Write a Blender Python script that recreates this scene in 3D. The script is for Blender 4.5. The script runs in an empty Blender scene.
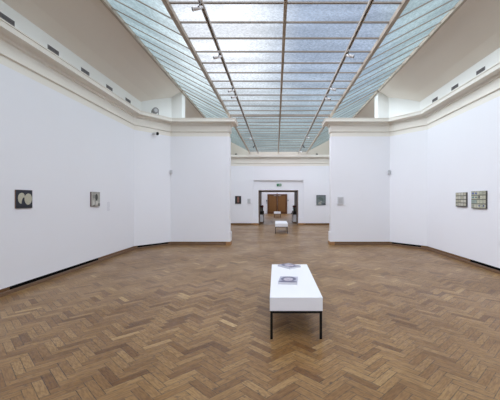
import bpy, bmesh, math, random
from mathutils import Vector, Matrix
random.seed(7)
COL = bpy.context.scene.collection
CX = 0.14            # the room's axis, measured from the camera

# ------------------------------------------------------------ materials
def lin(r, g, b):
    f = lambda c: (c/255/12.92) if c/255 <= .04045 else ((c/255+.055)/1.055)**2.4
    return (f(r), f(g), f(b), 1)

def mat(name, rgb, rough=.6, metal=0, spec=.5, noise=0, nscale=8, bump=0, bscale=60):
    m = bpy.data.materials.new(name); m.use_nodes = True
    nt = m.node_tree; b = nt.nodes['Principled BSDF']
    c = lin(*rgb)
    b.inputs['Base Color'].default_value = c
    b.inputs['Roughness'].default_value = rough
    b.inputs['Metallic'].default_value = metal
    b.inputs['Specular IOR Level'].default_value = spec
    tc = nt.nodes.new('ShaderNodeTexCoord')
    if noise:
        n = nt.nodes.new('ShaderNodeTexNoise'); n.inputs['Scale'].default_value = nscale
        n.inputs['Detail'].default_value = 4
        nt.links.new(tc.outputs['Object'], n.inputs['Vector'])
        mx = nt.nodes.new('ShaderNodeMix'); mx.data_type = 'RGBA'
        mx.inputs['A'].default_value = tuple(x*(1-noise) for x in c[:3]) + (1,)
        mx.inputs['B'].default_value = tuple(min(1, x*(1+noise)) for x in c[:3]) + (1,)
        nt.links.new(n.outputs['Fac'], mx.inputs['Factor'])
        nt.links.new(mx.outputs['Result'], b.inputs['Base Color'])
    if bump:
        n = nt.nodes.new('ShaderNodeTexNoise'); n.inputs['Scale'].default_value = bscale
        nt.links.new(tc.outputs['Object'], n.inputs['Vector'])
        bp = nt.nodes.new('ShaderNodeBump'); bp.inputs['Strength'].default_value = bump
        bp.inputs['Distance'].default_value = .005
        nt.links.new(n.outputs['Fac'], bp.inputs['Height'])
        nt.links.new(bp.outputs['Normal'], b.inputs['Normal'])
    return m

M = {
 'white': mat('wall_white', (235, 236, 241), .75, spec=.25, noise=.012, nscale=1.3, bump=.05),
 'cream': mat('cornice_cream', (233, 229, 220), .6, spec=.3, noise=.015, nscale=2),
 'cove': mat('cove_plaster', (230, 222, 211), .8, spec=.2, noise=.02, nscale=1.5),
 'gable': mat('gable_plaster_shaded', (176, 169, 157), .8, spec=.2, noise=.02, nscale=1.5),  # shade put into the colour: darker plaster tones down the over-lit far gable
 'attic': mat('attic_plaster', (240, 240, 236), .7, spec=.25, noise=.015, nscale=2),
 'bar': mat('glazing_bar_paint', (170, 158, 142), .5),
 'barside': mat('glazing_bar_thin', (132, 123, 112), .5),
 'vent': mat('vent_grey', (150, 147, 147), .6),
 'ventdark': mat('vent_slat_dark', (104, 100, 102), .6),
 'base': mat('baseboard_oak', (112, 80, 50), .4, noise=.25, nscale=9),
 'baselow': mat('skirting_oak', (104, 78, 56), .38, noise=.3, nscale=7),
 'block': mat('plinth_block_oak', (158, 118, 78), .45, noise=.15, nscale=12),
 'black': mat('slot_black', (8, 8, 9), .8, spec=.1),
 'track': mat('track_grey', (176, 168, 158), .45),
 'trackdark': mat('track_slot_dark', (90, 84, 80), .6),
 'lampwhite': mat('lamp_white', (225, 225, 225), .4),
 'lampdark': mat('lamp_dark', (35, 34, 36), .4),
 'benchwhite': mat('bench_lacquer', (240, 241, 246), .35, spec=.4, noise=.006),
 'benchblack': mat('bench_steel_black', (16, 16, 18), .45, metal=.3),
 'paper': mat('paper_grey', (205, 203, 208), .7, noise=.05, nscale=90),
 'door': mat('door_oak', (122, 82, 38), .45, noise=.2, nscale=5),
 'doordark': mat('door_frame_oak', (98, 60, 26), .45, noise=.2, nscale=6),
 'lining': mat('passage_dark_oak', (112, 92, 77), .5, noise=.25, nscale=5),
 'green': mat('exit_green', (20, 118, 78), .4),
 'leaf': mat('leaf_green', (36, 66, 40), .5, noise=.3, nscale=30),
 'red': mat('blossom_red', (100, 30, 36), .5),
 'pot': mat('planter_dark', (34, 30, 30), .6),
 'plasticlight': mat('plastic_light_grey', (198, 199, 202), .45),
 'plasticmid': mat('plastic_mid_grey', (184, 185, 188), .45),
 'steel': mat('steel', (140, 142, 146), .35, metal=.8),
}

# ------------------------------------------------------------ mesh helpers
def link(name, bm, material, parent=None, kind=None, mats=None, bevel=0):
    bmesh.ops.recalc_face_normals(bm, faces=bm.faces[:])
    me = bpy.data.meshes.new(name); bm.to_mesh(me); bm.free()
    for m in ([material] if mats is None else mats): me.materials.append(m)
    o = bpy.data.objects.new(name, me); COL.objects.link(o)
    if parent: o.parent = parent
    if kind: o['kind'] = kind
    if bevel:
        md = o.modifiers.new('bevel', 'BEVEL'); md.width = bevel; md.segments = 2
        md.limit_method = 'ANGLE'
    return o

def box(bm, x0, x1, y0, y1, z0, z1, mi=0, mtx=None):
    vs = [Vector((x, y, z)) for x in (x0, x1) for y in (y0, y1) for z in (z0, z1)]
    if mtx: vs = [mtx @ v for v in vs]
    v = [bm.verts.new(p) for p in vs]
    for f in ((0,1,3,2),(4,6,7,5),(0,4,5,1),(2,3,7,6),(0,2,6,4),(1,5,7,3)):
        fc = bm.faces.new([v[i] for i in f]); fc.material_index = mi
    return bm

def cyl(bm, p0, p1, r0, r1=None, n=16, mi=0, caps=True, smooth=True):
    r1 = r0 if r1 is None else r1
    p0, p1 = Vector(p0), Vector(p1); a = (p1-p0).normalized()
    u = a.orthogonal().normalized(); w = a.cross(u)
    A = []; B = []
    for k in range(n):
        t = 2*math.pi*k/n; d = u*math.cos(t)+w*math.sin(t)
        A.append(bm.verts.new(p0+d*r0)); B.append(bm.verts.new(p1+d*r1))
    for k in range(n):
        f = bm.faces.new([A[k], A[(k+1)%n], B[(k+1)%n], B[k]]); f.material_index = mi; f.smooth = smooth
    if caps:
        bm.faces.new(A[::-1]).material_index = mi; bm.faces.new(B).material_index = mi

def prism(bm, pts, z0, z1, mi=0):
    A = [bm.verts.new((x, y, z0)) for x, y in pts]; B = [bm.verts.new((x, y, z1)) for x, y in pts]
    n = len(pts)
    for k in range(n):
        bm.faces.new([A[k], A[(k+1)%n], B[(k+1)%n], B[k]]).material_index = mi
    bm.faces.new(A[::-1]).material_index = mi; bm.faces.new(B).material_index = mi

def sweep(bm, path, prof, side, mi=0):
    """path: (a, y) relative to the room axis on one side; prof: closed (n, z), n towards the room."""
    P = [Vector((CX+side*a, y)) for a, y in path]
    nrm = []
    for i in range(len(P)-1):
        d = (P[i+1]-P[i]).normalized()
        nrm.append(Vector((-d.y, d.x)) * (1 if side > 0 else -1))
    rings = []
    for i, p in enumerate(P):
        if i == 0: off = nrm[0]
        elif i == len(P)-1: off = nrm[-1]
        else:
            s = nrm[i-1]+nrm[i]; off = s * (2/(s.length_squared)) if s.length > 1e-6 else nrm[i]
        rings.append([bm.verts.new((p.x+off.x*n, p.y+off.y*n, z)) for n, z in prof])
    m = len(prof)
    for i in range(len(rings)-1):
        for k in range(m):
            bm.faces.new([rings[i][k], rings[i][(k+1)%m], rings[i+1][(k+1)%m], rings[i+1][k]]).material_index = mi
    bm.faces.new(rings[0]); bm.faces.new(rings[-1][::-1])

def empty(name, loc, rz=0):
    o = bpy.data.objects.new(name, None); COL.objects.link(o)
    o.location = loc; o.rotation_euler = (0, 0, rz); o.empty_display_size = .1
    return o
def tag(o, label, cat, group=None):
    o['label'] = label; o['category'] = cat
    if group: o['group'] = group
    return o
def copy_tree(o, parent=None):
    c = o.copy(); COL.objects.link(c)
    if parent: c.parent = parent
    for ch in [x for x in bpy.data.objects if x.parent == o]: copy_tree(ch, c)
    return c

# ------------------------------------------------------------ node maths
class G:
    def __init__(s, nt): s.nt = nt
    def val(s, sock, v):
        if isinstance(v, (int, float)): sock.default_value = v
        else: s.nt.links.new(v, sock)
    def m(s, op, a, b=0, c=0):
        n = s.nt.nodes.new('ShaderNodeMath'); n.operation = op
        s.val(n.inputs[0], a); s.val(n.inputs[1], b)
        if op in ('MULTIPLY_ADD', 'WRAP', 'COMPARE'): s.val(n.inputs[2], c)
        return n.outputs[0]
    def xyz(s, x, y, z=0):
        n = s.nt.nodes.new('ShaderNodeCombineXYZ')
        s.val(n.inputs[0], x); s.val(n.inputs[1], y); s.val(n.inputs[2], z); return n.outputs[0]
    def mixf(s, f, a, b):
        n = s.nt.nodes.new('ShaderNodeMix'); n.data_type = 'FLOAT'
        s.val(n.inputs['Factor'], f); s.val(n.inputs['A'], a); s.val(n.inputs['B'], b); return n.outputs['Result']
    def mixc(s, f, a, b, mode='MIX'):
        n = s.nt.nodes.new('ShaderNodeMix'); n.data_type = 'RGBA'; n.blend_type = mode
        s.val(n.inputs['Factor'], f)
        for k, v in (('A', a), ('B', b)):
            if isinstance(v, tuple): n.inputs[k].default_value = v
            else: s.nt.links.new(v, n.inputs[k])
        return n.outputs['Result']
    def mapr(s, v, a, b, c=0, d=1, smooth=True):
        n = s.nt.nodes.new('ShaderNodeMapRange')
        if smooth: n.interpolation_type = 'SMOOTHSTEP'
        s.val(n.inputs[0], v)
        for i, q in enumerate((a, b, c, d)): n.inputs[i+1].default_value = q
        return n.outputs[0]
    def ramp(s, v, stops):
        n = s.nt.nodes.new('ShaderNodeValToRGB'); e = n.color_ramp.elements
        while len(e) < len(stops): e.new(.5)
        for i, (p, c) in enumerate(stops): e[i].position = p; e[i].color = c
        s.val(n.inputs[0], v); return n.outputs['Color']

def parquet():
    m = bpy.data.materials.new('herringbone_oak'); m.use_nodes = True
    nt = m.node_tree; g = G(nt); b = nt.nodes['Principled BSDF']
    tc = nt.nodes.new('ShaderNodeTexCoord'); sp = nt.nodes.new('ShaderNodeSeparateXYZ')
    nt.links.new(tc.outputs['Object'], sp.inputs[0])
    W = .076; k = 1/(W*math.sqrt(2))
    x, y = g.m('ADD', sp.outputs[0], .021), g.m('ADD', sp.outputs[1], .033)
    u = g.m('MULTIPLY', g.m('ADD', x, y), k); v = g.m('MULTIPLY', g.m('SUBTRACT', y, x), k)
    i = g.m('FLOOR', u); j = g.m('FLOOR', v)
    t = g.m('FLOORED_MODULO', g.m('SUBTRACT', i, j), 8)
    hor = g.m('LESS_THAN', t, 3.5)
    s = g.m('SUBTRACT', 7, t)
    si = g.mixf(hor, i, g.m('SUBTRACT', i, t))            # start cell of the block
    sj = g.mixf(hor, g.m('SUBTRACT', j, s), j)
    along = g.mixf(hor, g.m('SUBTRACT', v, sj), g.m('SUBTRACT', u, si))    # 0..4
    across = g.mixf(hor, g.m('SUBTRACT', u, si), g.m('SUBTRACT', v, sj))   # 0..1
    wn = nt.nodes.new('ShaderNodeTexWhiteNoise'); wn.noise_dimensions = '3D'
    nt.links.new(g.xyz(si, sj, hor), wn.inputs['Vector'])
    rnd = wn.outputs['Value']
    seps = nt.nodes.new('ShaderNodeSeparateColor'); nt.links.new(wn.outputs['Color'], seps.inputs[0])
    r2 = seps.outputs[1]
    col = g.ramp(rnd, [(0, lin(116, 82, 46)), (.15, lin(138, 103, 61)), (.55, lin(151, 117, 73)),
                       (.96, lin(160, 127, 82)), (1, lin(186, 155, 106))])
    # grain runs along each block
    gr = nt.nodes.new('ShaderNodeTexNoise'); gr.inputs['Scale'].default_value = 1; gr.inputs['Detail'].default_value = 3
    nt.links.new(g.xyz(g.m('MULTIPLY', along, 1.1), g.m('MULTIPLY', across, 6), g.m('MULTIPLY', rnd, 90)), gr.inputs['Vector'])
    col = g.mixc(g.mapr(gr.outputs['Fac'], .36, .66, 0, .75), col, g.mixc(1., col, (.62, .56, .52, 1), 'MULTIPLY'))
    # wear, dark stains in the older blocks
    wr = nt.nodes.new('ShaderNodeTexNoise'); wr.inputs['Scale'].default_value = .8; wr.inputs['Detail'].default_value = 5
    nt.links.new(tc.outputs['Object'], wr.inputs['Vector'])
    col = g.mixc(g.mapr(wr.outputs['Fac'], .40, .62, 0, .6), col, g.mixc(1., col, (.72, .68, .68, 1), 'MULTIPLY'))
    st = nt.nodes.new('ShaderNodeTexNoise'); st.inputs['Scale'].default_value = 26; st.inputs['Detail'].default_value = 4
    nt.links.new(tc.outputs['Object'], st.inputs['Vector'])
    stain = g.m('MULTIPLY', g.mapr(st.outputs['Fac'], .56, .68), g.mapr(r2, .55, .95, 0, .6))
    col = g.mixc(stain, col, (.055, .04, .035, 1))
    # joints
    ea = g.m('MINIMUM', along, g.m('SUBTRACT', 4, along)); eb = g.m('MINIMUM', across, g.m('SUBTRACT', 1, across))
    e = g.m('MINIMUM', ea, eb)
    jn = g.m('MULTIPLY', g.mapr(e, .01, .06, 1, 0), g.mapr(g.m('ADD', st.outputs['Fac'], g.m('MULTIPLY', r2, .22)), .40, .70, .2, 1))
    col = g.mixc(jn, col, (.045, .032, .025, 1))
    nt.links.new(col, b.inputs['Base Color'])
    nt.links.new(g.mapr(wr.outputs['Fac'], .3, .7, .30, .40), b.inputs['Roughness'])
    b.inputs['Specular IOR Level'].default_value = .33
    bp = nt.nodes.new('ShaderNodeBump'); bp.inputs['Strength'].default_value = .35; bp.inputs['Distance'].default_value = .002
    nt.links.new(g.m('ADD', g.m('SUBTRACT', 1, jn), g.m('MULTIPLY', rnd, .6)), bp.inputs['Height'])
    nt.links.new(bp.outputs['Normal'], b.inputs['Normal'])
    return m
M['floor'] = parquet()

def glass(name, tint, lo, scale):
    m = bpy.data.materials.new(name); m.use_nodes = True
    nt = m.node_tree; g = G(nt); nt.nodes.remove(nt.nodes['Principled BSDF'])
    out = nt.nodes['Material Output']
    tc = nt.nodes.new('ShaderNodeTexCoord')
    mp = nt.nodes.new('ShaderNodeMapping'); mp.inputs['Scale'].default_value = (1, 1.6, 1)
    nt.links.new(tc.outputs['Object'], mp.inputs['Vector'])
    n = nt.nodes.new('ShaderNodeTexNoise'); n.inputs['Scale'].default_value = scale; n.inputs['Detail'].default_value = 3
    nt.links.new(mp.outputs[0], n.inputs['Vector'])
    # large dull streaks of dirt on the glass
    n2 = nt.nodes.new('ShaderNodeTexNoise'); n2.inputs['Scale'].default_value = 1.1; n2.inputs['Detail'].default_value = 4
    mp2 = nt.nodes.new('ShaderNodeMapping'); mp2.inputs['Scale'].default_value = (.5, 1.8, 1)
    nt.links.new(tc.outputs['Object'], mp2.inputs['Vector']); nt.links.new(mp2.outputs[0], n2.inputs['Vector'])
    f = g.m('MULTIPLY', g.mapr(n.outputs['Fac'], .33, .67, lo, 1), g.mapr(n2.outputs['Fac'], .35, .62, .88, 1))
    c = g.mixc(1., tint, g.xyz(f, f, f), 'MULTIPLY')
    tr = nt.nodes.new('ShaderNodeBsdfTransparent'); nt.links.new(c, tr.inputs['Color'])
    gl = nt.nodes.new('ShaderNodeBsdfGlossy'); gl.inputs['Roughness'].default_value = .25
    mx = nt.nodes.new('ShaderNodeMixShader'); mx.inputs[0].default_value = .04
    nt.links.new(tr.outputs[0], mx.inputs[1]); nt.links.new(gl.outputs[0], mx.inputs[2])
    nt.links.new(mx.outputs[0], out.inputs['Surface'])
    return m
M['glass'] = glass('patterned_glass', (.95, .96, .97, 1), .88, 26)
M['glassside'] = glass('patterned_glass_greenish', (.91, .95, .95, 1), .90, 16)

# ------------------------------------------------------------ sky
def sky():
    w = bpy.data.worlds.new('overcast_sky'); bpy.context.scene.world = w; w.use_nodes = True
    nt = w.node_tree; g = G(nt); bg = nt.nodes['Background']
    tc = nt.nodes.new('ShaderNodeTexCoord'); sp = nt.nodes.new('ShaderNodeSeparateXYZ')
    nt.links.new(tc.outputs['Generated'], sp.inputs[0])
    x, z = sp.outputs[0], sp.outputs[2]
    n = nt.nodes.new('ShaderNodeTexNoise'); n.inputs['Scale'].default_value = 3.2; n.inputs['Detail'].default_value = 5
    nt.links.new(tc.outputs['Generated'], n.inputs['Vector'])
    nf = g.m('SUBTRACT', n.outputs['Fac'], .5)
    y = sp.outputs[1]
    low = lin(178, 198, 203)
    xs = g.m('ADD', x, g.m('MULTIPLY', nf, .10))
    # white bright cloud left of the axis, blue gap to the right, teal grey further out
    white = g.m('MULTIPLY', g.mapr(xs, -.35, -.2), g.mapr(xs, -.10, .10, 1, .0))
    right = g.m('MULTIPLY', g.mapr(xs, -.12, .08), g.mapr(xs, .22, .34, 1, 0))
    hi = g.mapr(z, .17, .42)
    c = g.mixc(hi, low, lin(212, 230, 240))
    c = g.mixc(g.m('MULTIPLY', right, hi), c, lin(200, 217, 243))
    c = g.mixc(g.m('MULTIPLY', white, hi), c, (1.40, 1.45, 1.55, 1))
    # sky boost added out of view (mostly left, behind, overhead) to light the walls
    up = g.mapr(z, .15, .40)
    L = g.m('MULTIPLY', g.mapr(x, -.44, -.66), SL)
    Rr = g.m('MULTIPLY', g.mapr(x, .44, .66), SR)
    Bk = g.m('MULTIPLY', g.mapr(y, .25, -.5), SB)
    Zn = g.m('MULTIPLY', g.mapr(z, .55, .8), SZ)
    st = g.m('ADD', g.m('MULTIPLY', g.m('ADD', g.m('ADD', L, Rr), g.m('ADD', Bk, Zn)), up), 1)
    c = g.mixc(g.mapr(st, 1, 2), c, (.92, .94, 1.03, 1))
    st = g.m('MULTIPLY', st, g.m('ADD', 1, g.m('MULTIPLY', nf, .4)))
    nt.links.new(c, bg.inputs['Color']); nt.links.new(st, bg.inputs['Strength'])
SL, SR, SB, SZ = 4.2, .5, 2.6, 1.15
sky()

# ------------------------------------------------------------ setting
Y0 = -4.0; YF = 19.8; YP = 23.4; YE = 36.0
def S(name, fn, m, parent=None, bevel=0, mats=None):
    bm = bmesh.new(); fn(bm)
    return link(name, bm, m, parent, None if parent else 'structure', mats, bevel)

S('floor', lambda bm: box(bm, CX-5.2, CX+5.2, Y0-.4, YE+.4, -.1, 0), M['floor'])

NAMES = {-1: 'left', 1: 'right'}
ZW, ZT = 3.61, 4.18
MAIN = [(4.42, Y0), (4.42, 9.95), (3.65, 11.0), (1.80, 11.0)]
DIV = [(3.65, 11.0), (1.695, 11.0), (1.695, 11.35), (2.6, 11.35), (2.6, 12.0), (3.65, 12.0)]
ROOM2 = [(2.6, 12.0), (3.65, 12.0), (4.42, 13.05), (4.42, 18.75), (3.65, YF), (1.50, YF)]
CORN = [(-.10, ZW), (-.012, ZW), (-.012, 3.76), (.022, 3.775), (.022, 3.985), (.055, 4.0), (.055, 4.045),
        (.085, 4.066), (.22, 4.07), (.22, 4.155), (.235, 4.16), (.235, ZT), (-.10, ZT)]
for s in (-1, 1):
    nm = NAMES[s]
    q = lambda pts: [(CX+s*a, y) for a, y in pts]
    # load-bearing walls behind the panelling
    S('wall_'+nm, lambda bm: prism(bm, q([(4.45, Y0-.3), (4.9, Y0-.3), (4.9, 20.2), (4.45, 20.2)]), 0, 4.17), M['white'])
    d = S('wall_divider_'+nm, lambda bm: prism(bm, q([(4.45, 9.96), (3.66, 11.03), (1.73, 11.03), (1.73, 11.32), (2.63, 11.32),
          (2.63, 11.97), (3.66, 11.97), (4.45, 13.04)]), 0, 4.17), M['white'])
    S('wall_panelling_'+nm, lambda bm: sweep(bm, MAIN, [(-.03, .11), (0, .11), (0, ZW+.01), (-.03, ZW+.01)], s), M['white'])
    S('wall_panelling_far_'+nm, lambda bm: sweep(bm, ROOM2, [(-.03, .11), (0, .11), (0, ZW-.065), (-.03, ZW-.065)], s), M['white'])
    S('wall_pier_'+nm, lambda bm: (prism(bm, q([(1.80, 11.005), (1.695, 11.005), (1.695, 11.35), (1.80, 11.35)]), .43, ZW+.01),
          prism(bm, q([(1.80, 10.98), (1.665, 10.98), (1.665, 11.38), (1.80, 11.38)]), .11, .43)), M['white'], bevel=.004)
    S('trim_plinth_block_'+nm, lambda bm: prism(bm, q([(1.81, 10.965), (1.65, 10.965), (1.65, 11.39), (1.81, 11.39)]), 0, .11), M['block'], bevel=.004)
    # cornice with its projecting lip
    S('trim_cornice_'+nm, lambda bm: sweep(bm, MAIN[:3]+DIV[1:], CORN, s), M['cream'])
    S('trim_cornice_far_'+nm, lambda bm: sweep(bm, ROOM2[1:-1]+[(0, YF)], [(n, z-(.075 if z < 3.8 else 0)) for n, z in CORN], s), M['cream'])
    # skirting: dark oak board under the panelling and a low rail in front of it
    S('baseboard_'+nm, lambda bm: (sweep(bm, MAIN, [(-.03, 0), (-.012, 0), (-.012, .11), (-.03, .11)], s)), M['base'])
    S('baseboard_rail_'+nm, lambda bm: (sweep(bm, MAIN, [(-.012, 0), (.035, 0), (.03, .045), (.02, .055), (-.012, .055)], s)), M['baselow'])
    S('baseboard_far_'+nm, lambda bm: (sweep(bm, ROOM2, [(-.03, 0), (.02, 0), (.02, .05), (-.012, .06), (-.012, .11), (-.03, .11)], s)), M['base'])
    # attic wall above the ledge
    AT = [(4.42, Y0), (4.42, 10.45), (3.8, 11.55), (3.43, 11.55), (3.43, 11.95), (3.8, 11.95), (4.42, 13.05), (4.42, 20.2), (4.9, 20.2), (4.9, Y0)]
    def attic(bm):
        prism(bm, q([(4.42, Y0-.2), (4.62, Y0-.2), (4.62, 20.3), (4.42, 20.3)]), 4.17, 4.66)
        prism(bm, q([(4.42, 10.45), (3.8, 11.55), (3.43, 11.55), (3.43, 11.95), (3.8, 11.95), (4.42, 13.05)]), 4.17, 5.31)
    S('wall_attic_'+nm, attic, M['attic'])
    # sloping cove between the attic wall and the glass
    def cove(bm):
        pr = [(3.43, 5.30), (3.60, 5.215), (3.9, 5.02), (4.2, 4.80), (4.42, 4.61), (4.70, 4.34), (4.76, 4.42), (4.46, 4.73), (3.43, 5.38)]
        R = [[bm.verts.new((CX+s*a, y, z)) for a, z in pr] for y in (Y0-.3, 20.5)]
        for k in range(len(pr)):
            bm.faces.new([R[0][k], R[0][(k+1) % len(pr)], R[1][(k+1) % len(pr)], R[1][k]])
        bm.faces.new(R[0]); bm.faces.new(R[1][::-1])
    S('ceiling_cove_'+nm, cove, M['cove'])

# wall behind the camera
S('wall_rear', lambda bm: box(bm, CX-4.9, CX+4.9, Y0-.3, Y0, 0, 4.17), M['white'])
def gable(bm, y0, y1):
    pts = [(-4.76, 4.17), (4.76, 4.17), (4.76, 4.40), (3.43, 5.33), (1.75, 4.44), (-1.75, 4.44), (-3.43, 5.33), (-4.76, 4.40)]
    A = [bm.verts.new((CX+a, y0, z)) for a, z in pts]; B = [bm.verts.new((CX+a, y1, z)) for a, z in pts]
    for k in range(8): bm.faces.new([A[k], A[(k+1) % 8], B[(k+1) % 8], B[k]])
    bm.faces.new(A[::-1]); bm.faces.new(B)
S('wall_gable_rear', lambda bm: gable(bm, Y0-.3, Y0), M['attic'])
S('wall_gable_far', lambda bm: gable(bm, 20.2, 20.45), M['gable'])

# far wall with its portal and the passage through it
def farwall(bm):
    for s in (-1, 1):
        q = [(CX+s*a, y) for a, y in [(1.5, YF+.03), (3.66, YF+.03), (4.45, 18.76), (4.9, 18.76), (4.9, YP), (1.5, YP)]]
        prism(bm, q, 0, 4.17)
        box(bm, CX+s*1.2, CX+s*1.5, YF+.11, YP, 0, 4.17)
    box(bm, CX-1.2, CX+1.2, YF+.11, YP, 2.09, 4.17)
    box(bm, CX-1.51, CX+1.51, YF+.02, YF+.12, 2.68, 4.17)
S('wall_far', farwall, M['white'])
for s in (-1, 1):
    q = lambda pts: [(CX+s*a, y) for a, y in pts]
    S('trim_portal_base_'+NAMES[s], lambda bm: prism(bm, q([(1.19, YF+.05), (1.5, YF+.05), (1.5, YF+.12), (1.19, YF+.12)]), .11, .45), M['white'], bevel=.004)
    S('trim_portal_block_'+NAMES[s], lambda bm: prism(bm, q([(1.18, YF-.02), (1.62, YF-.02), (1.62, YF+.13), (1.18, YF+.13)]), 0, .11), M['block'])
    S('trim_passage_lining_'+NAMES[s], lambda bm: prism(bm, q([(1.16, YF+.14), (1.2, YF+.14), (1.2, YP+.02), (1.16, YP+.02)]), 0, 2.09), M['lining'])
S('trim_passage_soffit', lambda bm: box(bm, CX-1.2, CX+1.2, YF+.14, YP+.02, 2.055, 2.09), M['lining'])

# last room
S('wall_room_end', lambda bm: box(bm, CX-4.9, CX+4.9, YE, YE+.3, 0, 4.5), M['white'])
for s in (-1, 1):
    S('wall_room_end_'+NAMES[s], lambda bm: box(bm, CX+s*4.4, CX+s*4.9, YP, YE+.3, 0, 4.5), M['white'])
    S('ceiling_room_end_'+NAMES[s], lambda bm: box(bm, CX+s*2.4, CX+s*4.9, YP-.3, YE+.3, 4.4, 4.5), M['cove'])
S('wall_gable_end', lambda bm: (box(bm, CX-4.9, CX+4.9, YP-.2, YP, 4.17, 4.5)), M['attic'])
S('baseboard_end', lambda bm: (box(bm, CX-4.4, CX-1.2, YE-.03, YE, 0, .08), box(bm, CX+1.2, CX+4.4, YE-.03, YE, 0, .08)), M['plasticlight'])
def w7():
    bm = bmesh.new(); box(bm, CX-2.4, CX+2.4, YP-.1, YE+.1, 4.46, 4.468)
    w = link('window_7', bm, M['glass'], kind='structure')
    for k in range(-1, 2):
        b = bmesh.new(); box(b, CX+k*1.2-.025, CX+k*1.2+.025, YP-.1, YE+.1, 4.40, 4.455); link('glazing_bar', b, M['bar'], w)
    for k in range(12):
        y = YP+.6+k*1.08
        b = bmesh.new(); box(b, CX-2.4, CX+2.4, y-.02, y+.02, 4.41, 4.455); link('glazing_bar', b, M['barside'], w)
w7()

# double door at the very end
dz = .0
d1 = S('door_1', lambda bm: (box(bm, CX-1.07, CX-.98, YE-.08, YE+.0, 0, 2.14), box(bm, CX+.98, CX+1.07, YE-.08, YE, 0, 2.14),
                            box(bm, CX-1.07, CX+1.07, YE-.08, YE, 2.05, 2.14)), M['doordark'])
for k, (a0, a1) in enumerate(((-.98, -.008), (.008, .98))):
    lf = S('door_leaf', lambda bm: (box(bm, CX+a0, CX+a1, YE-.045, YE-.005, .01, 2.05),), M['doordark'], d1)
    S('door_panel', lambda bm: box(bm, CX+a0+.12, CX+a1-.12, YE-.056, YE-.045, .22, 1.93), M['door'], lf, bevel=.004)
    hx = CX + (-.07 if k == 0 else .07)
    S('door_handle', lambda bm: cyl(bm, (hx, YE-.065, .98), (hx, YE-.065, 1.12), .010), M['doordark'], lf)
    S('door_closer', lambda bm: box(bm, CX+(a0+a1)/2+(.1 if k == 0 else -.4), CX+(a0+a1)/2+(.4 if k == 0 else -.1), YE-.10, YE-.045, 1.95, 2.0), M['plasticmid'], lf)

# ------------------------------------------------------------ glass roof
NB = 0
def skylight(idx, y0, y1, kind, first):
    """kind 0 centre strip, -1/+1 the slopes"""
    Z0, Z1, A0, A1 = 4.41, 5.30, 1.75, 3.43
    bm = bmesh.new()
    if kind == 0:
        box(bm, CX-A0, CX+A0, y0, y1, Z0+.03, Z0+.036)
    else:
        pts = [(A0, Z0+.03), (A1, Z1+.03), (A1, Z1+.036), (A0, Z0+.036)]
        R = [[bm.verts.new((CX+kind*a, y, z)) for a, z in pts] for y in (y0, y1)]
        for k in range(4): bm.faces.new([R[0][k], R[0][(k+1) % 4], R[1][(k+1) % 4], R[1][k]])
        bm.faces.new(R[0]); bm.faces.new(R[1][::-1])
    w = link('window_%d' % idx, bm, M['glass'] if kind == 0 else M['glassside'], kind='structure')
    y = first
    while y < y1-.05:
        b = bmesh.new()
        if kind == 0: box(b, CX-A0, CX+A0, y-.015, y+.015, Z0+.006, Z0+.029)
        else:
            ya, yb = y-.015, y+.015
            pts = [(A0, Z0+.012), (A1, Z1+.012), (A1, Z1+.029), (A0, Z0+.029)]
            R = [[b.verts.new((CX+kind*a, yy, z)) for a, z in pts] for yy in (ya, yb)]
            for k in range(4): b.faces.new([R[0][k], R[0][(k+1) % 4], R[1][(k+1) % 4], R[1][k]])
            b.faces.new(R[0]); b.faces.new(R[1][::-1])
        link('glazing_bar', b, M['barside'], w); y += .538
    if kind == 0:
        for a, hw in ((0, .026), (-A0, .032), (A0, .032)):
            b = bmesh.new(); box(b, CX+a-hw, CX+a+hw, y0, y1, Z0-.05, Z0+.028)
            link('long_glazing_bar', b, M['bar'], w)
    else:
        b = bmesh.new(); x0, x1 = sorted((CX+kind*(A1-.05), CX+kind*(A1+.01)))
        box(b, x0, x1, y0, y1, Z1-.055, Z1+.03); link('edge_bar', b, M['bar'], w)
    return w
F1 = 4.90-.538*16
for i, (y0, y1, first) in enumerate(((Y0, 11.36, F1), (11.44, 20.2, 4.90+.538*13))):
    for j, k in enumerate((0, -1, 1)): skylight(1+i*3+j, y0, y1, k, first)
def beam(bm):
    pts = [(-3.43, 5.31), (-1.75, 4.425), (-1.74, 4.385), (1.74, 4.385), (1.75, 4.425), (3.43, 5.31), (3.43, 5.34), (1.75, 4.45), (-1.75, 4.45), (-3.43, 5.34)]
    R = [[bm.verts.new((CX+a, y, z)) for a, z in pts] for y in (11.36, 11.44)]
    for k in range(10): bm.faces.new([R[0][k], R[0][(k+1) % 10], R[1][(k+1) % 10], R[1][k]])
    bm.faces.new(R[0]); bm.faces.new(R[1][::-1])
S('trim_roof_beam', beam, M['barside'])

# ------------------------------------------------------------ lighting tracks and spotlights
TZ = 4.33
for s in (-1, 1):
    t = empty('lighting_track', (CX+s*1.21, 0, TZ))
    tag(t, '%s of the two long grey lighting tracks fixed lengthwise under the glass roof' % ('left' if s < 0 else 'right'), 'lighting track')
    bm = bmesh.new(); box(bm, -.026, -.010, Y0+.1, 20.1, -.035, 0); box(bm, .010, .026, Y0+.1, 20.1, -.035, 0); box(bm, -.026, .026, Y0+.1, 20.1, 0, .012)
    link('track_profile', bm, M['track'], t)
    bm = bmesh.new(); box(bm, -.010, .010, Y0+.1, 20.1, -.012, 0); link('track_slot', bm, M['trackdark'], t)
    for y in (-2, 2.2, 6.8, 10.9, 14.9, 18.9):
        bm = bmesh.new(); box(bm, -.012, .012, y-.012, y+.012, .012, .075); link('hanger', bm, M['track'], t)

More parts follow.
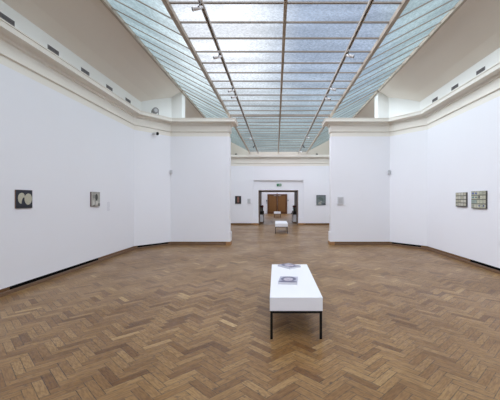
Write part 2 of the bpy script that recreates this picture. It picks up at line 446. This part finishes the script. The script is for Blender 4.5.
def spot(x, y, yaw, tilt, label, dark=False, z=TZ-.035):
    r = empty('spotlight', (x, y, z)); tag(r, label, 'spotlight', 'spotlights on the roof tracks')
    body = M['lampdark'] if dark else M['lampwhite']
    bm = bmesh.new(); box(bm, -.016, .016, -.05, .05, -.018, 0); link('adapter', bm, M['lampdark'] if dark else M['lampwhite'], r, bevel=.003)
    bm = bmesh.new(); cyl(bm, (0, 0, -.018), (0, 0, -.075), .007, n=10)
    d = Vector((math.cos(yaw)*math.cos(tilt), math.sin(yaw)*math.cos(tilt), -math.sin(tilt)))
    sd = Vector((-math.sin(yaw), math.cos(yaw), 0))
    c = Vector((0, 0, -.105)) + d*.025
    for k in (-1, 1):
        cyl(bm, Vector((0, 0, -.075))+sd*.0, Vector((0, 0, -.08))+sd*(.033*k), .006, n=8)
        cyl(bm, Vector((0, 0, -.08))+sd*(.033*k), c+sd*(.033*k), .006, n=8)
    link('bracket', bm, M['lampdark'], r)
    bm = bmesh.new(); cyl(bm, c-d*.070, c-d*.05, .016, .026, n=20); cyl(bm, c-d*.05, c+d*.065, .026, .028, n=20)
    cyl(bm, c+d*.065, c+d*.08, .031, .032, n=20)
    h = link('lamp_head', bm, body, r)
    bm = bmesh.new(); cyl(bm, c+d*.0801, c+d*.083, .026, .026, n=20); link('lens', bm, M['lampdark'], h)
    return r
sl = [(4.62, 200, 'left-hand track, nearest to the camera'), (6.2, 205, 'left-hand track, above the first painting'),
      (8.1, 200, 'left-hand track, front one of the closely set pair'), (8.6, 215, 'left-hand track, rear one of the closely set pair')]
for y, yaw, t in sl: spot(CX-1.21, y, math.radians(yaw), .35, 'white tubular spotlight on the %s' % t)
sl = [(6.15, -25, 'right-hand track, nearest to the camera'), (8.0, -20, 'right-hand track, front one of the closely set pair'), (8.75, -30, 'right-hand track, rear one of the closely set pair')]
for y, yaw, t in sl: spot(CX+1.21, y, math.radians(yaw), .35, 'white tubular spotlight on the %s' % t)
spot(CX-1.21, 14.4, math.radians(200), .4, 'white spotlight on the left-hand track in the farther room')
spot(CX-1.21, 16.4, math.radians(170), .9, 'black spotlight on the left-hand track in the farther room', True)
spot(CX+1.21, 14.2, math.radians(-20), .4, 'foremost white spotlight on the right-hand track in the farther room')
spot(CX+1.21, 16.4, math.radians(10), .9, 'black spotlight on the right-hand track in the farther room', True)
spot(CX+1.21, 18.3, math.radians(-20), .4, 'rearmost white spotlight on the right-hand track in the farther room')

# ------------------------------------------------------------ small grilles on the attic band
def grille(s, y, label):
    x = CX+s*4.42
    r = empty('wall_vent', (x, y, 4.378)); tag(r, label, 'vent', 'air grilles above the cornice')
    i = -s
    bm = bmesh.new(); a, b = sorted((0, i*.006)); box(bm, a, b, -.158, .158, -.042, .042); link('vent_frame', bm, M['vent'], r)
    bm = bmesh.new()
    a, b = sorted((i*.006, i*.012))
    for k in range(5): box(bm, a, b, -.15, .15, -.036+k*.0155, -.028+k*.0155)
    link('vent_slats', bm, M['ventdark'], r)
pos = ['nearest the camera', 'second from the camera', 'third from the camera', 'fourth from the camera', 'nearest the corner']
for k, y in enumerate((5.24, 6.34, 7.40, 8.47, 9.54)): grille(-1, y, 'small dark grey air grille above the left cornice, ' + pos[k])
for k, y in enumerate((7.35, 8.41, 9.46)): grille(1, y, 'small grey air grille above the right cornice, ' + ['nearest the camera', 'middle of three', 'nearest the corner'][k])

# black heating slots in the skirting
def slot(s, p0, p1, label, t=.004):
    """slot between two (a, y) points of the skirting"""
    a, b = Vector((CX+s*p0[0], p0[1])), Vector((CX+s*p1[0], p1[1]))
    d = (b-a).normalized(); n = Vector((-d.y, d.x))*(1 if s > 0 else -1)
    o = empty('skirting_vent', (a.x, a.y, .055)); tag(o, label, 'vent', 'black heating slots in the skirting')
    bm = bmesh.new()
    P = [a+n*-.012, b+n*-.012, b+n*-.004, a+n*-.004]
    prism(bm, [(p.x-a.x, p.y-a.y) for p in P], .0, .054); link('slot_back', bm, M['black'], o)
    bm = bmesh.new(); L = (b-a).length
    for z in (.014, .034):
        Q = [a+n*-.004, b+n*-.004, b+n*-.002, a+n*-.002]
        prism(bm, [(p.x-a.x, p.y-a.y) for p in Q], z, z+.004)
    link('slot_bars', bm, M['black'], o)
slot(-1, (4.42, 5.32), (4.42, 7.95), 'long black heating slot in the skirting of the left wall')
slot(-1, (4.35, 10.045), (3.70, 10.93), 'black heating slot in the angled corner skirting at the left')
slot(1, (4.30, 10.11), (3.70, 10.93), 'black heating slot in the angled corner skirting at the right')
slot(1, (4.42, 5.2), (4.42, 7.75), 'long black heating slot in the skirting of the right wall')

# ------------------------------------------------------------ benches
def bench(loc, label):
    r = empty('bench', loc); tag(r, label, 'bench', 'white benches on black legs along the axis')
    w, L = .285, 1.83
    bm = bmesh.new(); box(bm, -w, w, 0, L, .305, .452); link('seat', bm, M['benchwhite'], r, bevel=.003)
    bm = bmesh.new()
    box(bm, -w+.006, w-.006, .006, .032, .279, .305); box(bm, -w+.006, w-.006, L-.032, L-.006, .279, .305)
    box(bm, -w+.006, -w+.032, .032, L-.032, .279, .305); box(bm, w-.032, w-.006, .032, L-.032, .279, .305)
    link('frame', bm, M['benchblack'], r)
    for sx in (-1, 1):
        for y in (.006, L-.032):
            bm = bmesh.new(); x0, x1 = sorted((sx*(w-.006), sx*(w-.032))); box(bm, x0, x1, y, y+.026, 0, .279)
            link('leg', bm, M['benchblack'], r)
    return r
bench((.218, 3.55, 0), 'white box-topped bench on black steel legs in the foreground, with two booklets on it')
BN = [((.245, 14.72, 0), 'white box-topped bench on dark legs in the farther room before the portal'),
      ((.115, 28.1, 0), 'small distant white bench on dark legs in front of the wooden double door')]
src = [o for o in bpy.data.objects if o.name == 'bench'][0]
for loc, lb in BN:
    c = copy_tree(src); c.location = loc; c['label'] = lb

# booklets with a printed portrait on the cover
def cover_mat():
    m = bpy.data.materials.new('printed_portrait'); m.use_nodes = True
    nt = m.node_tree; g = G(nt); b = nt.nodes['Principled BSDF']
    tc = nt.nodes.new('ShaderNodeTexCoord'); sp = nt.nodes.new('ShaderNodeSeparateXYZ'); nt.links.new(tc.outputs['Object'], sp.inputs[0])
    n = nt.nodes.new('ShaderNodeTexNoise'); n.inputs['Scale'].default_value = 55; nt.links.new(tc.outputs['Object'], n.inputs['Vector'])
    x, y = sp.outputs[0], sp.outputs[1]
    def ell(cx, cy, rx, ry, soft=.25):
        dx = g.m('DIVIDE', g.m('SUBTRACT', x, cx), rx); dy = g.m('DIVIDE', g.m('SUBTRACT', y, cy), ry)
        d = g.m('ADD', g.m('MULTIPLY', dx, dx), g.m('MULTIPLY', dy, dy))
        return g.mapr(g.m('ADD', d, g.m('MULTIPLY', g.m('SUBTRACT', n.outputs['Fac'], .5), .8)), 1-soft, 1+soft, 1, 0)
    c = g.mixc(n.outputs['Fac'], lin(200, 200, 214), lin(168, 166, 186))
    c = g.mixc(ell(0, .02, .098, .125), c, lin(84, 82, 112))          # hair
    c = g.mixc(ell(0, -.12, .12, .045), c, lin(98, 94, 120))          # shoulders
    c = g.mixc(ell(0, .0, .06, .085), c, lin(196, 188, 200))          # face
    for ex in (-.024, .024): c = g.mixc(ell(ex, .018, .013, .007), c, lin(70, 66, 90))
    c = g.mixc(ell(0, -.045, .02, .006), c, lin(120, 90, 110))
    c = g.mixc(ell(0, -.01, .006, .018), c, lin(160, 150, 168))
    nt.links.new(c, b.inputs['Base Color']); b.inputs['Roughness'].default_value = .35
    return m
M['cover'] = cover_mat()
def booklet(x, y, rz, w, h, t, label):
    r = empty('booklet', (x, y, .452), rz); tag(r, label, 'booklet', 'booklets on the foreground bench')
    bm = bmesh.new(); box(bm, -w/2, w/2, -h/2, h/2, 0, t); link('pages', bm, M['paper'], r)
    bm = bmesh.new(); box(bm, -w/2, w/2, -h/2, h/2, t, t+.002); link('cover', bm, M['cover'], r)
booklet(.158, 4.235, math.radians(-6), .232, .30, .030, 'thick grey booklet with a portrait cover lying straight, nearer on the bench')
booklet(.205, 5.172, math.radians(39), .225, .295, .024, 'grey booklet with a portrait cover turned askew at the far end of the bench')

# ------------------------------------------------------------ pictures
# each picture is built in its own plane: u along the wall (to the right), v up, t out of the wall
def picture(name, loc, rz, w, h, t, label, side, front, cat='picture'):
    r = empty(name, loc, rz); tag(r, label, cat)
    bm = bmesh.new(); box(bm, -w/2, w/2, -t, 0, -h/2, h/2); link('panel', bm, side, r)
    bm = bmesh.new(); box(bm, -w/2+.002, w/2-.002, -t-.002, -t, -h/2+.002, h/2-.002); link('painted_face', bm, front, r)
    return r
def ovalm(parent, name, cu, cv, ru, rv, t, m, wob=0, th=.004, bite=None):
    bm = bmesh.new(); P = []
    for k in range(40):
        a = 2*math.pi*k/40; rr = 1+wob*math.sin(2*a+.8)+wob*.5*math.sin(3*a)
        u = cu+ru*rr*math.cos(a); v = cv+rv*rr*math.sin(a)
        if bite:
            du, dv = (u-bite[0])/bite[2], (v-bite[1])/bite[3]; q = math.hypot(du, dv)
            if q < 1: u = bite[0]+du/q*bite[2]; v = bite[1]+dv/q*bite[3]
        P.append((u, v))
    A = [bm.verts.new((u, -t, v)) for u, v in P]; B = [bm.verts.new((u, -t-th, v)) for u, v in P]
    for k in range(40): bm.faces.new([A[k], A[(k+1) % 40], B[(k+1) % 40], B[k]])
    bm.faces.new(A); bm.faces.new(B[::-1])
    return link(name, bm, m, parent)
def flat(parent, name, rects, t, m, th=.002):
    bm = bmesh.new()
    for u0, u1, v0, v1 in rects: box(bm, u0, u1, -t-th, -t, v0, v1)
    return link(name, bm, m, parent)

def painted(name, base, shapes, noise=.2, nscale=20, grid=None, rough=.55):
    """flat painting: shapes are ('r', u0, u1, v0, v1, rgb) or ('o', cu, cv, ru, rv, rgb) in metres on the face"""
    m = bpy.data.materials.new(name); m.use_nodes = True
    nt = m.node_tree; g = G(nt); b = nt.nodes['Principled BSDF']
    tc = nt.nodes.new('ShaderNodeTexCoord'); sp = nt.nodes.new('ShaderNodeSeparateXYZ'); nt.links.new(tc.outputs['Object'], sp.inputs[0])
    u, v = sp.outputs[0], sp.outputs[2]
    n = nt.nodes.new('ShaderNodeTexNoise'); n.inputs['Scale'].default_value = nscale; n.inputs['Detail'].default_value = 4
    nt.links.new(tc.outputs['Object'], n.inputs['Vector'])
    c = lin(*base)
    if grid:
        cols, rows, w, h, pal = grid
        gu = g.m('MULTIPLY', g.m('ADD', u, w/2), cols/w); gv = g.m('MULTIPLY', g.m('ADD', v, h/2), rows/h)
        wn = nt.nodes.new('ShaderNodeTexWhiteNoise'); nt.links.new(g.xyz(g.m('FLOOR', gu), g.m('FLOOR', gv), 3.5), wn.inputs['Vector'])
        cell = g.ramp(wn.outputs['Value'], pal); nt.nodes[-1].color_ramp.interpolation = 'CONSTANT'
        fu, fv = g.m('FRACT', gu), g.m('FRACT', gv)
        msk = g.m('MULTIPLY', g.m('MULTIPLY', g.mapr(fu, .02, .08), g.mapr(fu, .92, .98, 1, 0)), g.m('MULTIPLY', g.mapr(fv, .14, .24), g.mapr(fv, .9, .97, 1, 0)))
        c = g.mixc(msk, c, cell)
        # a thin scribbled line through some of the cells
        d2 = g.m('MULTIPLY', g.m('MULTIPLY', g.mapr(g.m('ABSOLUTE', g.m('SUBTRACT', fv, .55)), .05, .10, 1, 0), g.mapr(n.outputs['Fac'], .48, .55)), g.m('GREATER_THAN', wn.outputs['Value'], .45))
        c = g.mixc(g.m('MULTIPLY', d2, .6), c, lin(96, 96, 88))
    wob = g.m('MULTIPLY', g.m('SUBTRACT', n.outputs['Fac'], .5), .012)
    uu, vv = g.m('ADD', u, wob), g.m('SUBTRACT', v, wob)
    for sh in shapes:
        k, a0, a1, a2, a3, rgb = sh
        if k == 'r':
            f = g.m('MULTIPLY', g.m('MULTIPLY', g.m('GREATER_THAN', uu, a0), g.m('LESS_THAN', uu, a1)), g.m('MULTIPLY', g.m('GREATER_THAN', vv, a2), g.m('LESS_THAN', vv, a3)))
        else:
            du = g.m('DIVIDE', g.m('SUBTRACT', uu, a0), a2); dv = g.m('DIVIDE', g.m('SUBTRACT', vv, a1), a3)
            f = g.mapr(g.m('ADD', g.m('MULTIPLY', du, du), g.m('MULTIPLY', dv, dv)), .9, 1.1, 1, 0)
        c = g.mixc(f, c, lin(*rgb))
    if isinstance(c, tuple): c = g.mixc(0., c, c)
    c = g.mixc(g.m('MULTIPLY', g.mapr(n.outputs['Fac'], .35, .65), noise), c, g.mixc(1., c, (.5, .5, .5, 1), 'MULTIPLY'))
    nt.links.new(c, b.inputs['Base Color']); b.inputs['Roughness'].default_value = rough
    return m
wood = mat('panel_wood', (120, 90, 72), .6)
ochre = mat('paint_stone', (186, 183, 164), .6, noise=.25, nscale=60)
LX, RX = CX-4.42, CX+4.42
p = picture('painting', (LX, 5.59, 1.515), math.radians(90), .37, .31, .016, 'small dark navy painting with two pale oval shapes on the left wall', wood,
            painted('navy_painting', (36, 40, 54), [('r', -.19, .19, -.15, -.105, (24, 28, 40))], .3, 14), 'painting')
ovalm(p, 'pale_oval', .085, .002, .082, .098, .018, ochre, .03)
ovalm(p, 'pale_kidney_shape', -.068, .018, .068, .095, .018, ochre, .08, bite=(-.012, -.07, .055, .10))
picture('painting', (LX, 7.78, 1.52), math.radians(90), .37, .34, .03, 'small grey painting with a dark upright shape on the left wall, farther along', mat('panel_brown', (104, 82, 78), .6),
        painted('grey_painting', (170, 168, 160), [('o', .03, .045, .055, .08, (58, 60, 54)), ('r', -.13, -.02, .02, .10, (140, 140, 134)), ('r', -.14, -.05, -.13, -.03, (200, 198, 190)),
            ('r', -.01, .10, -.13, -.05, (204, 202, 194)), ('r', -.04, -.015, -.15, -.02, (120, 120, 112)), ('r', .11, .17, -.16, -.10, (56, 56, 58)), ('r', -.12, -.02, -.17, -.14, (84, 82, 80))], .35, 22), 'painting')

def textblock(loc, rz, w, h, rows, label, m):
    r = empty('wall_text', loc, rz); tag(r, label, 'wall text')
    rnd = random.Random(3)
    for k in range(rows):
        v = h/2-(k+.5)*h/rows; L = w*(.75+.25*rnd.random())
        bm = bmesh.new(); box(bm, -w/2, -w/2+L, -.0015, 0, v-h/rows*.22, v+h/rows*.22); link('line_of_lettering', bm, m, r)
txt = mat('lettering_grey', (206, 207, 216), .6, noise=.25, nscale=120)
textblock((LX, 8.44, 1.34), math.radians(90), .15, .23, 9, 'faint pale grey block of lettering on the left wall beside the grey painting', txt)

dkb = mat('panel_dark_edge', (74, 70, 66), .6)
PALE = lambda a, b, c_, d: [(0, a), (.35, b), (.7, c_), (.93, d)]
picture('painting', (RX, 8.08, 1.51), math.radians(-90), .46, .345, .035, 'smaller cream-striped grid painting on the right wall, farther from the camera', dkb,
        painted('striped_grid', (88, 86, 80), [('r', -.3, .3, -.2, -.15, (64, 62, 60))], .25, 40, (4, 4, .46, .345, PALE(lin(198, 196, 180), lin(184, 181, 160), lin(205, 203, 190), lin(176, 172, 150)))), 'painting')
picture('painting', (RX, 7.38, 1.505), math.radians(-90), .53, .39, .035, 'larger cream grid painting with blue touches on the right wall, nearer the camera', dkb,
        painted('blue_touched_grid', (112, 112, 100), [('o', -.20, .145, .032, .022, (70, 92, 168)), ('o', -.085, .145, .032, .022, (70, 92, 168)), ('o', -.20, .055, .04, .02, (96, 132, 140)),
            ('o', -.09, .055, .03, .02, (88, 122, 126)), ('o', .03, .06, .028, .035, (62, 56, 60)), ('o', .03, -.135, .03, .02, (84, 92, 140)), ('o', .19, -.135, .03, .022, (66, 76, 124)),
            ('o', -.2, -.14, .02, .015, (80, 90, 120)), ('r', .19, .195, -.2, .2, (90, 90, 80))], .3, 40,
            (5, 4, .53, .39, PALE(lin(190, 190, 168), lin(176, 178, 158), lin(202, 200, 180), lin(150, 166, 158)))), 'painting')
picture('painting', (-2.27, YF, 1.505), 0, .36, .47, .03, 'small black painting with a reddish upright figure on the far wall, left of the portal', M['lampdark'],
        painted('black_painting', (32, 32, 36), [('r', -.055, .06, -.15, .19, (138, 98, 88)), ('r', -.10, -.07, -.10, .16, (44, 60, 46)), ('r', .07, .09, -.12, .1, (44, 58, 46)), ('r', -.18, .18, -.24, -.20, (84, 74, 70))], .3, 10), 'painting')
picture('painting', (2.70, YF, 1.495), 0, .56, .60, .03, 'square grey-green painting on the far wall, right of the portal', mat('edge_grey', (92, 98, 104), .6),
        painted('grey_green_painting', (112, 122, 124), [('o', -.08, -.19, .09, .08, (158, 158, 148)), ('o', 0, -.09, .07, .03, (160, 160, 152)), ('r', .05, .25, -.28, -.20, (70, 76, 86)),
            ('o', -.05, .1, .11, .09, (92, 106, 100)), ('o', .08, .02, .05, .09, (94, 108, 102)), ('r', -.28, .28, .26, .3, (84, 92, 98))], .3, 9), 'painting')

# ------------------------------------------------------------ little wall devices
def wallbox(name, loc, w, h, t, label, cat, m1, m2, rz=0):
    r = empty(name, loc, rz); tag(r, label, cat)
    bm = bmesh.new(); box(bm, -w/2, w/2, -t, 0, -h/2, h/2); link('housing', bm, m1, r, bevel=min(.006, t/4))
    bm = bmesh.new(); box(bm, -w*.32, w*.32, -t-.003, -t, -h*.3, h*.34); link('front_plate', bm, m2, r)
    return r
wallbox('information_sheet_holder', (2.145, 11.0, 1.475), .19, .26, .045, 'pale grey box on the white wall right of the wide opening', 'wall box', M['plasticlight'], M['plasticmid'])
wallbox('information_sheet_holder', (-1.62, YF, 1.44), .19, .28, .045, 'pale grey box on the far wall left of the portal', 'wall box', M['plasticlight'], M['plasticmid'])
def sensor(s, label):
    a = CX+s*3.64
    wallbox('motion_sensor', (a, 10.99, 2.43), .075, .13, .07, label, 'sensor', M['plasticlight'], M['plasticmid'], math.radians(s*-27))
sensor(-1, 'small pale motion sensor in the wall corner at the left')
sensor(1, 'small grey motion sensor in the wall corner at the right')

# security camera on the angled wall at the left
cpt = Vector((CX-4.035, 10.475, 3.60)); nn = Vector((.806, -.592, 0)).normalized()
r = empty('security_camera', cpt); tag(r, 'small white security camera with a black lens under the left corner cornice', 'camera')
bm = bmesh.new(); cyl(bm, (0, 0, 0), nn*.02, .04, n=20); cyl(bm, nn*.02, nn*.09+Vector((0, 0, .0)), .012, n=10); link('wall_mount', bm, M['lampwhite'], r)
bm = bmesh.new(); dd = Vector((.95, -.35, -.12)).normalized(); c0 = nn*.09
cyl(bm, c0-dd*.03, c0+dd*.09, .046, .046, n=20); link('camera_body', bm, M['lampwhite'], r)
bm = bmesh.new(); cyl(bm, c0+dd*.09, c0+dd*.115, .052, .048, n=20); link('lens', bm, M['black'], r)

# floodlights standing on the ledge above the cornice
def flood(loc, label, rr, dark, rz, up=1.3):
    r = empty('floodlight', loc, rz); tag(r, label, 'floodlight')
    m1, m2 = (M['lampdark'], M['black']) if dark else (M['vent'], M['plasticlight'])
    bm = bmesh.new(); box(bm, -rr*.6, rr*.6, -rr*.35, rr*.35, 0, .02)
    for k in (-1, 1): box(bm, k*rr*1.08-.008, k*rr*1.08+.008, -.02, .02, .0, rr*up)
    box(bm, -rr*1.08, rr*1.08, -.02, .02, 0, .015); link('bracket', bm, m1, r)
    bm = bmesh.new(); c = Vector((0, 0, rr*up))
    for k in range(4): cyl(bm, c+Vector((0, -rr+k*rr*.5, 0)), c+Vector((0, -rr+k*rr*.5+rr*.28, 0)), rr*(1 if k % 2 == 0 else .85), n=22)
    cyl(bm, c+Vector((0, -rr, 0)), c+Vector((0, rr, 0)), rr*.75, n=22)
    link('lamp_body', bm, m1, r)
    bm = bmesh.new(); cyl(bm, c+Vector((0, -rr-.012, 0)), c+Vector((0, -rr+.001, 0)), rr*.6, n=22); link('lens', bm, m2, r)
flood((-3.87, 10.56, 4.17), 'round grey floodlight standing on the ledge above the left corner cornice', .095, False, .6, 1.9)
flood((-2.42, 20.0, 4.18), 'small black floodlight on the far cornice ledge at the left', .06, True, 0)
flood((2.47, 20.0, 4.18), 'small black floodlight on the far cornice ledge at the right', .06, True, 0)

# exit sign: running figure, arrow and doorway
r = empty('exit_sign', (.185, YF+.11, 2.405)); tag(r, 'green emergency exit sign with a white pictogram over the portal', 'exit sign')
bm = bmesh.new(); box(bm, -.14, .14, -.03, 0, -.075, .075); link('sign_housing', bm, M['green'], r)
bm = bmesh.new(); y0, y1 = -.032, -.03
box(bm, .055, .115, y0, y1, -.055, .055)                                       # doorway
box(bm, -.115, -.06, y0, y1, -.008, .008); 
A = [bm.verts.new((x, y0, z)) for x, z in ((-.06, -.03), (-.03, 0), (-.06, .03))]; bm.faces.new(A)   # arrow
cyl(bm, (.012, y0, .042), (.012, y1, .042), .011, n=12)
for (xa, za), (xb, zb) in (((.008, .03), (.0, -.005)), ((.0, -.005), (.025, -.03)), ((.025, -.03), (.015, -.055)), ((.0, -.005), (-.02, -.03)), ((-.02, -.03), (-.04, -.03)), ((.006, .022), (.032, .01)), ((.006, .022), (-.018, .005))):
    d = Vector((xb-xa, 0, zb-za)); n = Vector((-d.z, 0, d.x)).normalized()*.006
    a, b = Vector((xa, y0, za)), Vector((xb, y0, zb))
    bm.faces.new([bm.verts.new(p) for p in (a-n, b-n, b+n, a+n)])
bmesh.ops.scale(bm, vec=(.72, 1, .72), verts=bm.verts[:])
link('pictogram', bm, M['lampwhite'], r)

# white blocks with dark planters inside the passage
def planter(s, label, lab2):
    x = CX+s*1.06
    b = empty('pedestal', (x, 22.1, 0)); tag(b, lab2, 'pedestal', 'low blocks in the passage')
    bm = bmesh.new(); box(bm, -.10, .10, -.95, .75, .10, .56); link('block_body', bm, M['white'], b)
    bm = bmesh.new(); box(bm, -.095, .095, -.94, .74, 0, .10); link('block_base', bm, M['base'], b)
    r = empty('planter', (x, 22.1, .56)); tag(r, label, 'planter', 'planters in the passage')
    bm = bmesh.new(); box(bm, -.092, .092, -.92, .72, 0, .20); link('trough', bm, M['pot'], r, bevel=.01)
    rnd = random.Random(5+s); bm = bmesh.new(); bm2 = bmesh.new()
    for k in range(300):
        y = rnd.uniform(-.86, .68); z0 = .18; h = rnd.uniform(.08, .34); an = rnd.uniform(0, 6.28); rr = rnd.uniform(.0, .07)
        p = Vector((rr*math.cos(an), y+rr*math.sin(an), z0+h)); 
        d = Vector((math.cos(an), math.sin(an), rnd.uniform(-.2, .9))).normalized(); w = d.cross(Vector((0, 0, 1))).normalized()*.014
        L = rnd.uniform(.05, .09)
        q = [p-d*L*.5, p+w, p+d*L*.5+Vector((0, 0, -.01)), p-w]
        for v in q: v.x = max(-.085, min(.085, v.x))
        bm.faces.new([bm.verts.new(v) for v in q])
        if k % 6 == 0: cyl(bm, (0, y, .15), (p.x, p.y, p.z), .004, .002, n=5)
        if h > .24:
            c = p + Vector((0, 0, .04)); c.x = max(-.06, min(.06, c.x))
            bmesh.ops.create_icosphere(bm2, subdivisions=1, radius=.026, matrix=Matrix.Translation(c))
    link('foliage', bm, M['leaf'], r); link('blossoms', bm2, M['red'], r)
planter(-1, 'dark planter with green leaves and red blossoms on the left side of the passage', 'low pale block along the left side of the passage')
planter(1, 'dark planter with green leaves and red blossoms on the right side of the passage', 'low pale block along the right side of the passage')

# switches beside the double door, sensor above it, door wedge on the floor
wallbox('light_switch', (CX-1.16, YE, 1.42), .10, .17, .06, 'upper dark switch on the wall left of the double door', 'switch', M['lampdark'], M['vent'])
wallbox('light_switch', (CX-1.16, YE, 1.18), .08, .12, .05, 'lower grey switch on the wall left of the double door', 'switch', M['vent'], M['plasticmid'])
wallbox('light_switch', (CX+1.17, YE, 1.47), .09, .13, .06, 'dark switch on the wall right of the double door', 'switch', M['lampdark'], M['vent'])
wallbox('door_sensor', (CX-.02, YE, 2.215), .13, .13, .08, 'small grey sensor on the wall above the double door', 'sensor', M['plasticlight'], M['vent'])
r = empty('door_wedge', (1.72, 35.6, 0)); tag(r, 'small dark object on the floor right of the double door', 'floor object')
bm = bmesh.new(); box(bm, -.17, .17, -.10, .10, 0, .04); link('foot', bm, M['lampdark'], r, bevel=.01)
bm = bmesh.new(); box(bm, -.08, .10, -.06, .06, .04, .12); link('knob', bm, M['black'], r, bevel=.01)

# ------------------------------------------------------------ camera
cd = bpy.data.cameras.new('camera'); cam = bpy.data.objects.new('camera', cd); COL.objects.link(cam)
cam.location = (0, 0, 1.5); cam.rotation_euler = (math.radians(90), 0, 0)
cd.sensor_width = 36; cd.lens = 330/500*36; cd.shift_x = -26/500; cd.shift_y = 0; cd.clip_end = 200
sc = bpy.context.scene; sc.camera = cam
sc.view_settings.view_transform = 'Standard'; sc.view_settings.look = 'None'
sc.view_settings.gamma = 1; sc.view_settings.use_curve_mapping = False
sc.view_settings.exposure = 0.0
